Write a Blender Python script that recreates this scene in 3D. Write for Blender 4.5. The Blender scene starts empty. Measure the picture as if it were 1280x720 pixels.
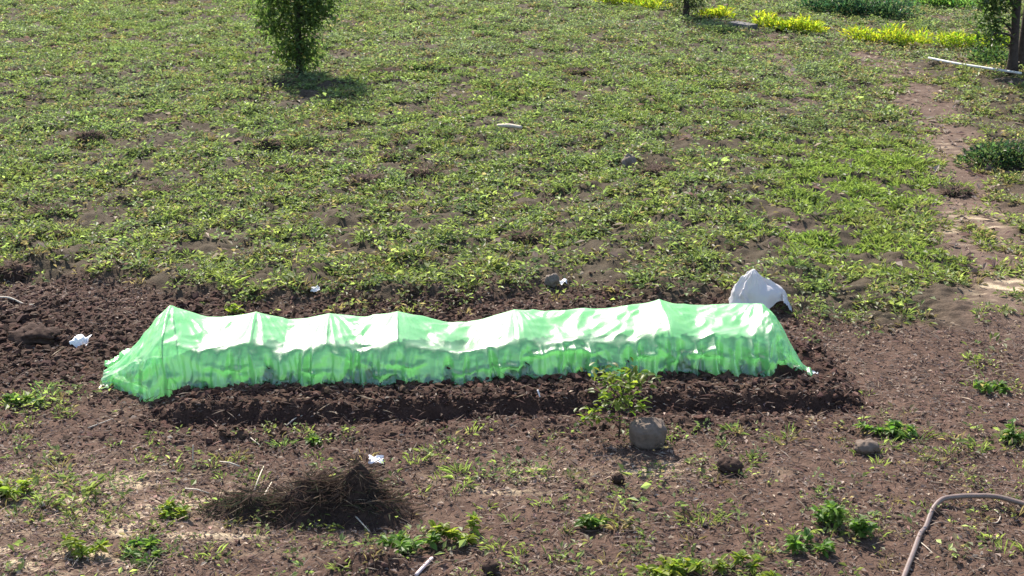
import bpy, math
import numpy as np
from math import radians as R

# ------------------------------------------------------------------ camera, world, sun, exposure
scn = bpy.context.scene
F_PX, CAM_H, PITCH = 1800.0, 5.0, R(18.7)          # focal length in photo pixels, eye height, downward tilt
cam_d = bpy.data.cameras.new('camera'); cam = bpy.data.objects.new('camera', cam_d)
scn.collection.objects.link(cam); scn.camera = cam
cam_d.sensor_width = 36.0; cam_d.lens = 36.0 * F_PX / 1280.0
cam_d.clip_start = 0.1; cam_d.clip_end = 3000.0
cam.location = (0, 0, CAM_H); cam.rotation_euler = (math.pi / 2 - PITCH, 0, 0)

SUN_EL, SUN_AZ = R(44), R(-22)                     # azimuth from +Y (away from camera), negative = to the left
sd = np.array([math.cos(SUN_EL) * math.sin(SUN_AZ), math.cos(SUN_EL) * math.cos(SUN_AZ), math.sin(SUN_EL)])
world = bpy.data.worlds.new('World'); scn.world = world; world.use_nodes = True
wn = world.node_tree.nodes; wl = world.node_tree.links
sky = wn.new('ShaderNodeTexSky'); sky.sky_type = 'NISHITA'; sky.sun_disc = False
sky.sun_elevation = SUN_EL; sky.sun_rotation = SUN_AZ
wl.new(sky.outputs[0], wn['Background'].inputs[0]); wn['Background'].inputs[1].default_value = 0.13
sun_d = bpy.data.lights.new('sun', 'SUN'); sun_d.energy = 5.0; sun_d.angle = R(0.6); sun_d.color = (1.0, 0.92, 0.80)
sun = bpy.data.objects.new('sun', sun_d); scn.collection.objects.link(sun)
from mathutils import Vector
sun.rotation_euler = Vector(tuple(sd)).to_track_quat('Z', 'Y').to_euler(); sun.location = (-10, 20, 25)
scn.view_settings.view_transform = 'Standard'; scn.view_settings.look = 'None'
scn.view_settings.exposure = 1.15; scn.view_settings.gamma = 1.0
scn.render.engine = 'CYCLES'
scn.cycles.use_denoising = True; scn.cycles.denoiser = 'OPENIMAGEDENOISE'
scn.cycles.denoising_input_passes = 'RGB_ALBEDO_NORMAL'; scn.cycles.denoising_prefilter = 'ACCURATE'
scn.cycles.max_bounces = 8; scn.cycles.transparent_max_bounces = 12

rng = np.random.default_rng(7)

# ------------------------------------------------------------------ noise
def pn(x, y, seed=0):
    r = np.random.default_rng(seed + 100); p = r.permutation(256); ang = r.random(256) * 2 * np.pi
    gx, gy = np.cos(ang), np.sin(ang)
    x = np.asarray(x, float); y = np.asarray(y, float)
    xi = np.floor(x).astype(np.int64); yi = np.floor(y).astype(np.int64); xf = x - xi; yf = y - yi
    def g(a, b, u, v):
        h = p[(p[a & 255] + b) & 255]; return gx[h] * u + gy[h] * v
    u = xf * xf * xf * (xf * (xf * 6 - 15) + 10); v = yf * yf * yf * (yf * (yf * 6 - 15) + 10)
    a = g(xi, yi, xf, yf); b = g(xi + 1, yi, xf - 1, yf); c = g(xi, yi + 1, xf, yf - 1); d = g(xi + 1, yi + 1, xf - 1, yf - 1)
    return ((a + (b - a) * u) + ((c + (d - c) * u) - (a + (b - a) * u)) * v) * 1.5
def fbm(x, y, seed=0, o=3):
    t = 0; a = 1.0
    for k in range(o):
        t = t + a * pn(x * 2 ** k, y * 2 ** k, seed + 13 * k); a *= 0.5
    return t
def sstep(a, b, x):
    t = np.clip((np.asarray(x, float) - a) / (b - a), 0, 1); return t * t * (3 - 2 * t)

# ------------------------------------------------------------------ photograph <-> ground
CP, SP = math.cos(PITCH), math.sin(PITCH)
def ray(px, py):
    u = (px - 640) / F_PX; v = (py - 360) / F_PX
    return u, CP - v * SP, -SP - v * CP             # direction, z is up
def flat(px, py, z=0.0):
    dx, dy, dz = ray(px, py); t = (z - CAM_H) / dz
    return dx * t, dy * t
def pix(X, Y, Z=0.0):
    X = np.asarray(X, float); Y = np.asarray(Y, float)
    dep = Y * CP + (CAM_H - Z) * SP
    dep = np.maximum(dep, 0.3)
    return 640 + F_PX * X / dep, 360 + F_PX * ((CAM_H - Z) * CP - Y * SP) / dep

# the bed and its axis
fa = np.array(flat(225, 487, 0.09)); fb = np.array(flat(1000, 467, 0.09))
ax_e = (fb - fa) / np.linalg.norm(fb - fa); ax_p = np.array([ax_e[1], -ax_e[0]])     # along, towards the camera
HALF = 0.44
ax0 = fa - ax_p * HALF; NET_L = float(np.linalg.norm(fb - fa))
def bedco(X, Y):
    return (X - ax0[0]) * ax_e[0] + (Y - ax0[1]) * ax_e[1], (X - ax0[0]) * ax_p[0] + (Y - ax0[1]) * ax_p[1]

EDGE = np.array([(-400, 335), (0, 343), (100, 352), (200, 366), (300, 380), (400, 374), (480, 376), (560, 381), (640, 368),
                 (700, 358), (800, 374), (900, 372), (960, 388), (1010, 398), (1100, 415), (1280, 405), (1700, 400)], float)
def edge_y(px): return np.interp(px, EDGE[:, 0], EDGE[:, 1])
PATH = [(1060, 62, 18), (1110, 90, 26), (1160, 135, 32), (1185, 180, 40), (1200, 240, 42), (1220, 300, 52), (1265, 360, 48), (1310, 410, 60), (1400, 520, 80)]
PATH2 = [(930, 38, 14), (955, 62, 18), (985, 88, 20), (1010, 120, 14)]
def poly_mask(px, py, pts):
    m = np.zeros_like(px)
    for (x0, y0, w0), (x1, y1, w1) in zip(pts[:-1], pts[1:]):
        dx, dy = x1 - x0, y1 - y0
        t = np.clip(((px - x0) * dx + (py - y0) * dy) / (dx * dx + dy * dy), 0, 1)
        d = np.hypot(px - x0 - t * dx, (py - y0 - t * dy) * 1.4)
        m = np.maximum(m, 1 - sstep(0.6, 1.35, d / (w0 + t * (w1 - w0))))
    return m
def blobs(px, py, L):
    m = np.zeros_like(px)
    for x, y, rx, ry, w in L:
        m = np.maximum(m, w * np.exp(-((px - x) / rx) ** 2 - ((py - y) / ry) ** 2))
    return m
def masks(X, Y):
    px, py = pix(X, Y)
    n1 = fbm(X * 1.3, Y * 1.3, 1, 3); n2 = fbm(X * 0.45, Y * 0.45, 2, 3)
    e = edge_y(px)
    upper = 1 - sstep(-14, 12, py - e + n1 * 12)
    path = np.maximum(poly_mask(px + n1 * 14, py + n1 * 8, PATH), 0.8 * poly_mask(px + n1 * 10, py + n1 * 6, PATH2))
    path = np.maximum(path, 0.8 * blobs(px, py, [(1160, 22, 40, 12, 1), (1265, 300, 30, 60, .6), (1240, 390, 60, 40, .8), (985, 290, 22, 14, .7), (1010, 133, 45, 8, .7)]))
    s, q = bedco(X, Y)
    till = np.maximum(blobs(px, py, [(60, 425, 190, 70, 1.2), (240, 395, 120, 35, 1.1), (500, 395, 260, 28, 1.1), (800, 390, 200, 26, 1.0), (330, 540, 260, 26, .55), (800, 530, 300, 22, .5), (465, 705, 60, 26, 1.0)]),
                      sstep(-0.9, -0.5, q) * (1 - sstep(1.0, 1.25, q)) * sstep(-0.5, -0.1, s) * (1 - sstep(NET_L + .35, NET_L + .6, s)))
    till = np.clip(till * (1 - 0.9 * upper), 0, 1)
    straw = blobs(px, py, [(180, 640, 190, 34, 1), (90, 600, 110, 20, .9), (60, 700, 130, 25, .7), (820, 590, 110, 14, .6), (640, 600, 80, 20, .5), (1215, 285, 34, 26, .6), (1265, 365, 40, 16, 1.0), (1180, 190, 30, 20, .2)])
    return px, py, n1, n2, upper, path, till, straw, s, q

BANK = 0.13
def h_coarse(X, Y):
    X = np.asarray(X, float); Y = np.asarray(Y, float)
    px, py = pix(X, Y)
    up = 1 - sstep(-10, 10, py - edge_y(px)) 
    fade = 1 - sstep(930, 1080, px)
    h = BANK * up * (0.25 + 0.75 * fade)
    h = h + 0.05 * pn(X * 0.35, Y * 0.35, 5)
    return h
HUMP = flat(468, 700, 0.05)
def h_bed(X, Y):
    s, q = bedco(X, Y)
    w = 0.05 * pn(s * 1.7, s * 0 + 3.3, 8) + 0.03 * pn(s * 6, s * 0 + 1.3, 9)
    lip = 0.86 + w + 0.08 * sstep(NET_L * .5, NET_L, s)
    ends = sstep(-0.22, 0.12, s + w) * (1 - 0.6 * sstep(NET_L - 0.25, NET_L + 0.1, s) * (1 - sstep(.45, .6, q))) * (1 - sstep(NET_L + 0.15, NET_L + 0.55, s + w))
    prof = sstep(-0.72, -0.5, q) * (1 - sstep(lip - 0.05, lip + 0.10, q))
    inner = sstep(-0.42, -0.2, q) * (1 - sstep(0.39, 0.44, q))
    b = ends * prof * (0.115 + 0.02 * pn(s * 3, q * 3, 10)) + ends * inner * (0.03 + sstep(0.05, 0.33, q) * (0.06 + 0.10 * np.clip(fbm(s * 5, q * 1.5, 11, 3), -0.4, 1.0)))
    trench = ends * np.exp(-((q - lip - 0.17) / 0.07) ** 2) * -0.035
    spoil = ends * np.exp(-((q - lip - 0.36) / 0.10) ** 2) * 0.03 * (1 + fbm(s * 5, q * 5, 12, 2))
    hx, hy = HUMP
    hump = 0.13 * np.exp(-((X - hx) / .26) ** 2 - ((Y - hy) / .20) ** 2) * (1 + .6 * fbm(X * 6, Y * 6, 14, 3))
    return b + trench + spoil + hump
def h_mid(X, Y): return h_coarse(X, Y) + h_bed(X, Y)
def at(px, py, lift=0.0):
    z = 0.0
    for _ in range(9):
        x, y = flat(px, py, z); z = 0.5 * z + 0.5 * float(h_mid(np.array([x]), np.array([y]))[0])
    return np.array([x, y, z + lift])
def ground_h(X, Y, M=None):
    px, py, n1, n2, upper, path, till, straw, s, q = M if M is not None else masks(X, Y)
    a = 1 - np.abs(fbm(X * 4.2, Y * 4.2, 21, 2)); b = np.abs(fbm(X * 9, Y * 9, 23, 2)); c = fbm(X * 21, Y * 21, 25, 2)
    rough = 0.006 + 0.034 * till + 0.008 * (1 - path) * (1 - till)
    z = h_mid(X, Y) + rough * (0.9 * (a - 0.7) + 1.1 * (b - 0.3) + 0.35 * c)
    lump = fbm(X * 1.7, Y * 1.7, 27, 3)
    z = z + upper * (1 - path) * (0.06 * lump + 0.045 * fbm(X * 4, Y * 6, 28, 2))
    return z

# ------------------------------------------------------------------ mesh helpers
C = scn.collection
def mesh_np(name, V, Fc, mat, col=None, smooth=False):
    V = np.ascontiguousarray(V, np.float32)
    groups = Fc if isinstance(Fc, list) else [Fc]
    groups = [np.asarray(g, np.int32) for g in groups if len(g)]
    me = bpy.data.meshes.new(name)
    nl = sum(g.size for g in groups); npoly = sum(len(g) for g in groups)
    me.vertices.add(len(V)); me.vertices.foreach_set('co', V.ravel())
    me.loops.add(nl); me.loops.foreach_set('vertex_index', np.concatenate([g.ravel() for g in groups]))
    st = []; o = 0
    for g in groups:
        st.append(o + np.arange(len(g)) * g.shape[1]); o += g.size
    me.polygons.add(npoly); me.polygons.foreach_set('loop_start', np.concatenate(st).astype(np.int32))
    me.polygons.foreach_set('use_smooth', np.full(npoly, bool(smooth)))
    me.update(calc_edges=True)
    if col is not None:
        a = me.color_attributes.new('col', 'FLOAT_COLOR', 'POINT')
        c4 = np.ones((len(V), 4), np.float32); c4[:, :3] = col; a.data.foreach_set('color', c4.ravel())
    me.materials.append(mat)
    return me
def tag(o, label=None, cat=None, group=None, kind=None):
    if label: o['label'] = label
    if cat: o['category'] = cat
    if group: o['group'] = group
    if kind: o['kind'] = kind
    return o
def solo(name, V, Fc, mat, loc=(0, 0, 0), col=None, smooth=False):
    o = bpy.data.objects.new(name, mesh_np(name, np.asarray(V) - np.asarray(loc), Fc, mat, col, smooth))
    o.location = tuple(loc); C.objects.link(o); return o
def thing(name, label, cat, loc, group=None):
    o = bpy.data.objects.new(name, None); C.objects.link(o); o.location = tuple(loc); o.empty_display_size = 0.1
    return tag(o, label, cat, group)
def part(name, V, Fc, mat, parent, col=None, smooth=False, root=None):
    r = root or parent
    o = bpy.data.objects.new(name, mesh_np(name, np.asarray(V) - np.array(r.location), Fc, mat, col, smooth))
    C.objects.link(o); o.parent = parent; return o
def tube(pts, rad, n=8, cap=True, wob=0.0):
    pts = np.asarray(pts, float); rad = np.broadcast_to(np.asarray(rad, float), (len(pts),))
    T = np.gradient(pts, axis=0); T /= np.linalg.norm(T, axis=1)[:, None] + 1e-9
    ref = np.array([0, 0, 1.0]) if abs(T[:, 2]).mean() < 0.7 else np.array([1.0, 0, 0])
    A = np.cross(T, ref); A /= np.linalg.norm(A, axis=1)[:, None] + 1e-9; B = np.cross(T, A)
    th = np.arange(n) * 2 * np.pi / n
    rr = rad[:, None] * (1 + wob * rng.standard_normal((len(pts), n)))
    V = pts[:, None] + rr[..., None] * (np.cos(th)[None, :, None] * A[:, None] + np.sin(th)[None, :, None] * B[:, None])
    V = V.reshape(-1, 3); m = len(pts)
    i = np.arange(m - 1)[:, None] * n; j = np.arange(n)[None]; j2 = (j + 1) % n
    Q = np.stack([i + j, i + j2, i + n + j2, i + n + j], -1).reshape(-1, 4)
    G = [Q]
    if cap:
        V = np.vstack([V, pts[0], pts[-1]]); k = np.arange(n); a = np.full(n, m * n); b = np.full(n, m * n + 1)
        G.append(np.vstack([np.stack([a, (k + 1) % n, k], 1), np.stack([b, (m - 1) * n + k, (m - 1) * n + (k + 1) % n], 1)]))
    return V, G
def join(L):
    V = []; T = []; Q = []; o = 0; Cc = []
    for item in L:
        v, g = item[0], item[1]
        for a in (g if isinstance(g, list) else [g]):
            if len(a): (T if a.shape[1] == 3 else Q).append(np.asarray(a) + o)
        V.append(v); o += len(v)
        if len(item) > 2: Cc.append(item[2])
    G = []
    if Q: G.append(np.vstack(Q))
    if T: G.append(np.vstack(T))
    return (np.vstack(V), G, np.vstack(Cc)) if Cc else (np.vstack(V), G)
def spline(pts, n):
    pts = np.asarray(pts, float); m = len(pts)
    P = np.vstack([2 * pts[0] - pts[1], pts, 2 * pts[-1] - pts[-2]])
    t = np.linspace(0, m - 1 - 1e-6, n); k = t.astype(int); f = (t - k)[:, None]
    p0, p1, p2, p3 = P[k], P[k + 1], P[k + 2], P[k + 3]
    return 0.5 * (2 * p1 + (p2 - p0) * f + (2 * p0 - 5 * p1 + 4 * p2 - p3) * f ** 2 + (3 * p1 - p0 - 3 * p2 + p3) * f ** 3)
def leaves(base, az, el, L, W, col, fold=0.18, droop=0.15, rich=False, roll=0.6):
    base = np.asarray(base, float); N = len(base)
    d = np.stack([np.cos(el) * np.cos(az), np.cos(el) * np.sin(az), np.sin(el)], 1)
    s0 = np.stack([-np.sin(az), np.cos(az), np.zeros(N)], 1); n0 = np.cross(d, s0)
    r = rng.normal(0, roll, N)[:, None]
    s = np.cos(r) * s0 + np.sin(r) * n0; n = np.cross(d, s)
    L = np.broadcast_to(L, (N,))[:, None]; W = np.broadcast_to(W, (N,))[:, None]
    up = np.array([0, 0, 1.0])
    if not rich:
        m = base + d * L * 0.45
        V = np.stack([base, m + s * W * .5 + n * W * fold, base + d * L - up * L * droop, m - s * W * .5 + n * W * fold], 1).reshape(-1, 3)
        i = np.arange(N)[:, None] * 4
        Fc = np.concatenate([i + np.array([0, 1, 2]), i + np.array([0, 2, 3])])
        return V, Fc, np.repeat(col, 4, 0)
    m1 = base + d * L * .3 - up * L * droop * .06; m2 = base + d * L * .68 - up * L * droop * .4; tip = base + d * L - up * L * droop
    V = np.stack([base, m1 + s * W * .46 + n * W * fold, m1, m1 - s * W * .46 + n * W * fold,
                  m2 + s * W * .40 + n * W * fold, m2, m2 - s * W * .40 + n * W * fold, tip], 1).reshape(-1, 3)
    i = np.arange(N)[:, None] * 8
    Fc = np.concatenate([i + np.array(t) for t in ([0, 2, 1], [0, 3, 2], [1, 2, 5], [1, 5, 4], [2, 3, 6], [2, 6, 5], [4, 5, 7], [5, 6, 7])])
    return V, Fc, np.repeat(col, 8, 0)
def vary(c, N, v=0.25, hue=0.10):
    k = np.exp(rng.normal(0, v, (N, 1))); h = np.exp(rng.normal(0, hue, (N, 3)))
    return np.clip(np.asarray(c) * k * h, 0.005, 0.9)

# ------------------------------------------------------------------ materials
def newmat(name):
    m = bpy.data.materials.new(name); m.use_nodes = True; return m, m.node_tree.nodes, m.node_tree.links
def mat_plain(name, col=None, rough=0.9, scale=30, var=0.35, bump=0.0, bdist=0.01, spec=0.3, attr=False, col2=None):
    m, n, l = newmat(name); p = n['Principled BSDF']; p.inputs['Roughness'].default_value = rough
    p.inputs['Specular IOR Level'].default_value = spec
    tc = n.new('ShaderNodeTexCoord'); nz = n.new('ShaderNodeTexNoise'); nz.inputs['Scale'].default_value = scale; nz.inputs['Detail'].default_value = 8
    nz.inputs['Roughness'].default_value = 0.65
    l.new(tc.outputs['Object'], nz.inputs['Vector'])
    ramp = n.new('ShaderNodeMapRange'); ramp.inputs[1].default_value = 0.3; ramp.inputs[2].default_value = 0.7
    ramp.inputs[3].default_value = 1 - var; ramp.inputs[4].default_value = 1 + var
    l.new(nz.outputs[0], ramp.inputs[0])
    if attr:
        a = n.new('ShaderNodeVertexColor'); a.layer_name = 'col'; src = a.outputs[0]
    elif col2 is not None:
        mx = n.new('ShaderNodeMixRGB'); nz2 = n.new('ShaderNodeTexNoise'); nz2.inputs['Scale'].default_value = scale * .25
        l.new(tc.outputs['Object'], nz2.inputs['Vector']); l.new(nz2.outputs[0], mx.inputs[0])
        mx.inputs[1].default_value = (*col, 1); mx.inputs[2].default_value = (*col2, 1); src = mx.outputs[0]
    else:
        rgb = n.new('ShaderNodeRGB'); rgb.outputs[0].default_value = (*col, 1); src = rgb.outputs[0]
    vm = n.new('ShaderNodeVectorMath'); vm.operation = 'SCALE'
    l.new(src, vm.inputs[0]); l.new(ramp.outputs[0], vm.inputs['Scale']); l.new(vm.outputs[0], p.inputs['Base Color'])
    if bump:
        b = n.new('ShaderNodeBump'); b.inputs['Strength'].default_value = bump; b.inputs['Distance'].default_value = bdist
        l.new(nz.outputs[0], b.inputs['Height']); l.new(b.outputs[0], p.inputs['Normal'])
    return m
def mat_leaf(name, rough=0.5, trans=0.45, spec=0.28, tcol=(1.15, 1.22, 0.68)):
    m, n, l = newmat(name); p = n['Principled BSDF']; out = n['Material Output']
    a = n.new('ShaderNodeVertexColor'); a.layer_name = 'col'
    l.new(a.outputs[0], p.inputs['Base Color']); p.inputs['Roughness'].default_value = rough; p.inputs['Specular IOR Level'].default_value = spec
    t = n.new('ShaderNodeBsdfTranslucent'); vm = n.new('ShaderNodeVectorMath'); vm.operation = 'MULTIPLY'
    vm.inputs[1].default_value = tuple(1.7 * c for c in tcol); l.new(a.outputs[0], vm.inputs[0]); l.new(vm.outputs[0], t.inputs[0])
    mx = n.new('ShaderNodeMixShader'); mx.inputs[0].default_value = trans
    l.new(p.outputs[0], mx.inputs[1]); l.new(t.outputs[0], mx.inputs[2]); l.new(mx.outputs[0], out.inputs[0])
    return m
def mat_cloth(name, col, open_=0.25, trans=0.5, gloss=0.15, grough=0.35, bump=0.4, bscale=25):
    m, n, l = newmat(name); out = n['Material Output']; n.remove(n['Principled BSDF'])
    tc = n.new('ShaderNodeTexCoord'); nz = n.new('ShaderNodeTexNoise'); nz.inputs['Scale'].default_value = bscale; nz.inputs['Detail'].default_value = 5
    l.new(tc.outputs['Object'], nz.inputs[0])
    b = n.new('ShaderNodeBump'); b.inputs['Strength'].default_value = bump; b.inputs['Distance'].default_value = 0.02; l.new(nz.outputs[0], b.inputs['Height'])
    d = n.new('ShaderNodeBsdfDiffuse'); d.inputs[0].default_value = (*col, 1)
    t = n.new('ShaderNodeBsdfTranslucent'); t.inputs[0].default_value = (*col, 1)
    g = n.new('ShaderNodeBsdfGlossy'); g.inputs['Roughness'].default_value = grough; g.inputs[0].default_value = (1, 1, 1, 1)
    for s in (d, t, g): l.new(b.outputs[0], s.inputs['Normal'])
    m1 = n.new('ShaderNodeMixShader'); m1.inputs[0].default_value = trans; l.new(d.outputs[0], m1.inputs[1]); l.new(t.outputs[0], m1.inputs[2])
    m2 = n.new('ShaderNodeMixShader'); m2.inputs[0].default_value = gloss; l.new(m1.outputs[0], m2.inputs[1]); l.new(g.outputs[0], m2.inputs[2])
    last = m2
    if open_ > 0:
        tr = n.new('ShaderNodeBsdfTransparent'); tr.inputs[0].default_value = (1, 1, 1, 1)
        m3 = n.new('ShaderNodeMixShader'); m3.inputs[0].default_value = open_; l.new(m2.outputs[0], m3.inputs[1]); l.new(tr.outputs[0], m3.inputs[2]); last = m3
    l.new(last.outputs[0], out.inputs[0])
    return m
M_ground = mat_plain('earth', rough=0.95, scale=60, var=0.45, bump=0.7, bdist=0.02, spec=0.15, attr=True)
M_soil = mat_plain('crumbly_soil', (0.050, 0.031, 0.024), rough=0.95, scale=40, var=0.45, bump=0.6, bdist=0.01, spec=0.15)
M_clod = mat_plain('clod_soil', rough=0.95, scale=60, var=0.4, bump=0.4, bdist=0.008, spec=0.15, attr=True)
M_leaf = mat_leaf('weed_leaf')
M_tree = mat_leaf('tree_leaf', rough=0.42, trans=0.5)
M_dry = mat_leaf('dry_leaf', rough=0.8, trans=0.25, spec=0.2, tcol=(1, 1, 1))
M_bark = mat_plain('bark', (0.06, 0.045, 0.038), rough=0.9, scale=18, var=0.4, bump=0.8, bdist=0.03, spec=0.2)
M_net = mat_cloth('green_net', (0.27, 0.80, 0.29), open_=0.30, trans=0.74, gloss=0.19, grough=0.42, bump=0.15)
M_sack = mat_cloth('white_sack', (0.66, 0.62, 0.62), open_=0.0, trans=0.25, gloss=0.06, grough=0.4, bump=0.3, bscale=14)
M_cane = mat_plain('bent_cane', (0.12, 0.10, 0.05), rough=0.7, scale=30)
M_stone = mat_plain('grey_stone', (0.17, 0.128, 0.10), rough=0.9, scale=22, var=0.3, bump=0.5, bdist=0.012, col2=(0.11, 0.08, 0.062))
M_pale = mat_plain('pale_stone', (0.17, 0.135, 0.11), rough=0.9, scale=25, var=0.3, bump=0.5, bdist=0.012)
M_hose = mat_plain('old_hose', (0.22, 0.155, 0.125), rough=0.34, scale=12, var=0.3, spec=0.5, col2=(0.13, 0.09, 0.075))
M_paper = mat_plain('white_scrap', (0.78, 0.76, 0.77), rough=0.7, scale=20, var=0.12)
M_wood = mat_plain('pale_wood', (0.50, 0.43, 0.34), rough=0.8, scale=25, var=0.25, bump=0.3)
M_pink = mat_plain('pinkish_stick', (0.60, 0.48, 0.47), rough=0.6, scale=25, var=0.2, bump=0.3)
M_pipe = mat_plain('whitish_pipe', (0.62, 0.60, 0.56), rough=0.5, scale=9, var=0.2)
M_slab = mat_plain('grey_slab', (0.13, 0.12, 0.115), rough=0.9, scale=14, var=0.25, bump=0.4)

# ------------------------------------------------------------------ ground (one sheet out to the horizon)
def ground():
    ys = np.concatenate([[-400, -60, -10, 0, 3, 5, 6.5], np.arange(7.6, 14.6, 0.021), 14.6 * np.exp(np.linspace(0, math.log(47 / 14.6), 330))[1:],
                         [50, 56, 66, 90, 150, 300, 800, 2000]])
    us = np.concatenate([[-40, -8, -3, -1.8, -1.35], np.linspace(-1.12, 1.12, 490), [1.35, 1.8, 3, 8, 40]])
    half = np.maximum(0.365 * ys + 0.6, 3.5)
    Y = np.repeat(ys[:, None], len(us), 1); X = us[None] * half[:, None]
    M = masks(X.ravel(), Y.ravel())
    px, py, n1, n2, upper, path, till, straw, s, q = M
    near = 1 - sstep(45, 60, Y.ravel())
    Z = ground_h(X.ravel(), Y.ravel(), M) * near * sstep(3, 7, Y.ravel())
    col = np.empty((Z.size, 3)); fine = fbm(X.ravel() * 7, Y.ravel() * 7, 31, 3); sp = pn(X.ravel() * 30, Y.ravel() * 30, 33)
    base = np.array([0.093, 0.058, 0.043]); dark = np.array([0.051, 0.0285, 0.021]); dry = np.array([0.125, 0.088, 0.068]); pale = np.array([0.46, 0.37, 0.25])
    col[:] = base
    col += (dark - base) * np.clip(till + 0.25 * n2, 0, 1)[:, None]
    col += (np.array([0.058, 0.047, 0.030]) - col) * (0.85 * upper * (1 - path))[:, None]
    col += (dry - col) * (0.6 * path * np.clip(0.8 + 0.7 * fine, 0, 1))[:, None]
    streak = fbm(X.ravel() * 2.2, Y.ravel() * 7.5, 35, 3)
    col += (pale - col) * np.clip(straw * (0.12 + 3.0 * np.clip(streak - .05, 0, 1)), 0, 0.92)[:, None]
    far = sstep(44, 70, Y.ravel())[:, None]
    col += (np.array([0.06, 0.075, 0.03]) - col) * far
    col *= np.exp(0.22 * fine + 0.10 * sp)[:, None]
    nx = len(us); i = np.arange(len(ys) - 1)[:, None] * nx; j = np.arange(nx - 1)[None]
    Q = np.stack([i + j, i + j + 1, i + nx + j + 1, i + nx + j], -1).reshape(-1, 4)
    V = np.stack([X.ravel(), Y.ravel(), Z], 1)
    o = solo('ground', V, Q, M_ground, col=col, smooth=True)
    tag(o, 'dark brown tilled soil and weedy sloping field', 'ground', kind='structure')
ground()

# ------------------------------------------------------------------ scattered stuff
def scatter(n, y0, y1, widen=1.06):
    # uniform over the visible wedge of field and a margin around it
    out = []
    while sum(len(a) for a in out) < n:
        Y = rng.uniform(y0, y1, n * 2); X = rng.uniform(-1, 1, n * 2) * (0.365 * y1 + 0.4) * widen
        k = np.abs(X) < (0.365 * Y + 0.35) * widen
        out.append(np.stack([X[k], Y[k]], 1))
    return np.vstack(out)[:n]
LOW = [(30, 500, 55, 16, .9), (70, 515, 40, 12, .5), (20, 612, 45, 14, .9), (75, 600, 60, 14, .5), (100, 672, 40, 22, .9), (60, 640, 50, 16, .6), (215, 633, 28, 16, .7),
       (180, 685, 50, 10, .8), (260, 690, 60, 9, .7), (300, 655, 60, 14, .45), (890, 706, 80, 14, 1.2), (960, 690, 40, 12, .6), (1020, 670, 40, 16, .5), (750, 650, 50, 18, .5),
       (700, 640, 30, 14, .4), (830, 605, 60, 14, .45), (905, 640, 40, 14, .4), (1112, 536, 36, 10, 1.0), (1150, 540, 30, 10, .4), (1245, 480, 30, 14, .7), (1272, 540, 22, 18, .9),
       (1240, 455, 30, 12, .5), (1130, 398, 50, 12, .8), (1180, 380, 50, 16, .6), (1035, 418, 26, 12, .6), (1160, 450, 20, 10, .4), (540, 672, 90, 18, .6), (1090, 680, 40, 20, .3),
       (395, 546, 20, 8, .6), (440, 540, 12, 6, .6), (620, 570, 30, 8, .3), (500, 700, 40, 10, .2), (1060, 650, 40, 16, .8), (710, 575, 60, 30, .1), (1000, 560, 200, 60, .06), (300, 380, 30, 10, .4),
       (480, 385, 100, 10, .5), (700, 370, 60, 8, .5), (930, 395, 100, 12, .4)]
def weed_density(M, WX, WY):
    px, py, n1, n2, upper, path, till, straw, s, q = M
    bare = np.clip(0.56 + 0.9 * n1 + 0.45 * n2 + 0.35 * fbm(WX * .7, WY * 2.0, 49, 2) + 0.55 * pn(px * 0 + WX * 2.7, WY * 3.4, 47), 0.06, 1)
    right = sstep(1040, 1230, px) * sstep(30, 120, py)
    d = upper * bare * (1 - path * np.clip(0.68 - 0.7 * n1, 0.15, 0.92)) * (1 - right * np.clip(0.5 - 0.6 * n1, 0, .85))
    low = (1 - upper) * (blobs(px, py, LOW) * np.clip(0.75 + 0.6 * n1, 0, 1.2) + 0.24 * (py > 535) * np.clip(.6 + n1, 0, 1.5))
    d = np.maximum(d, low)
    inside = (q > -0.55) & (q < 1.0) & (s > -0.5) & (s < NET_L + 0.35)
    d[inside & (upper < .5)] = 0
    return d
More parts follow.
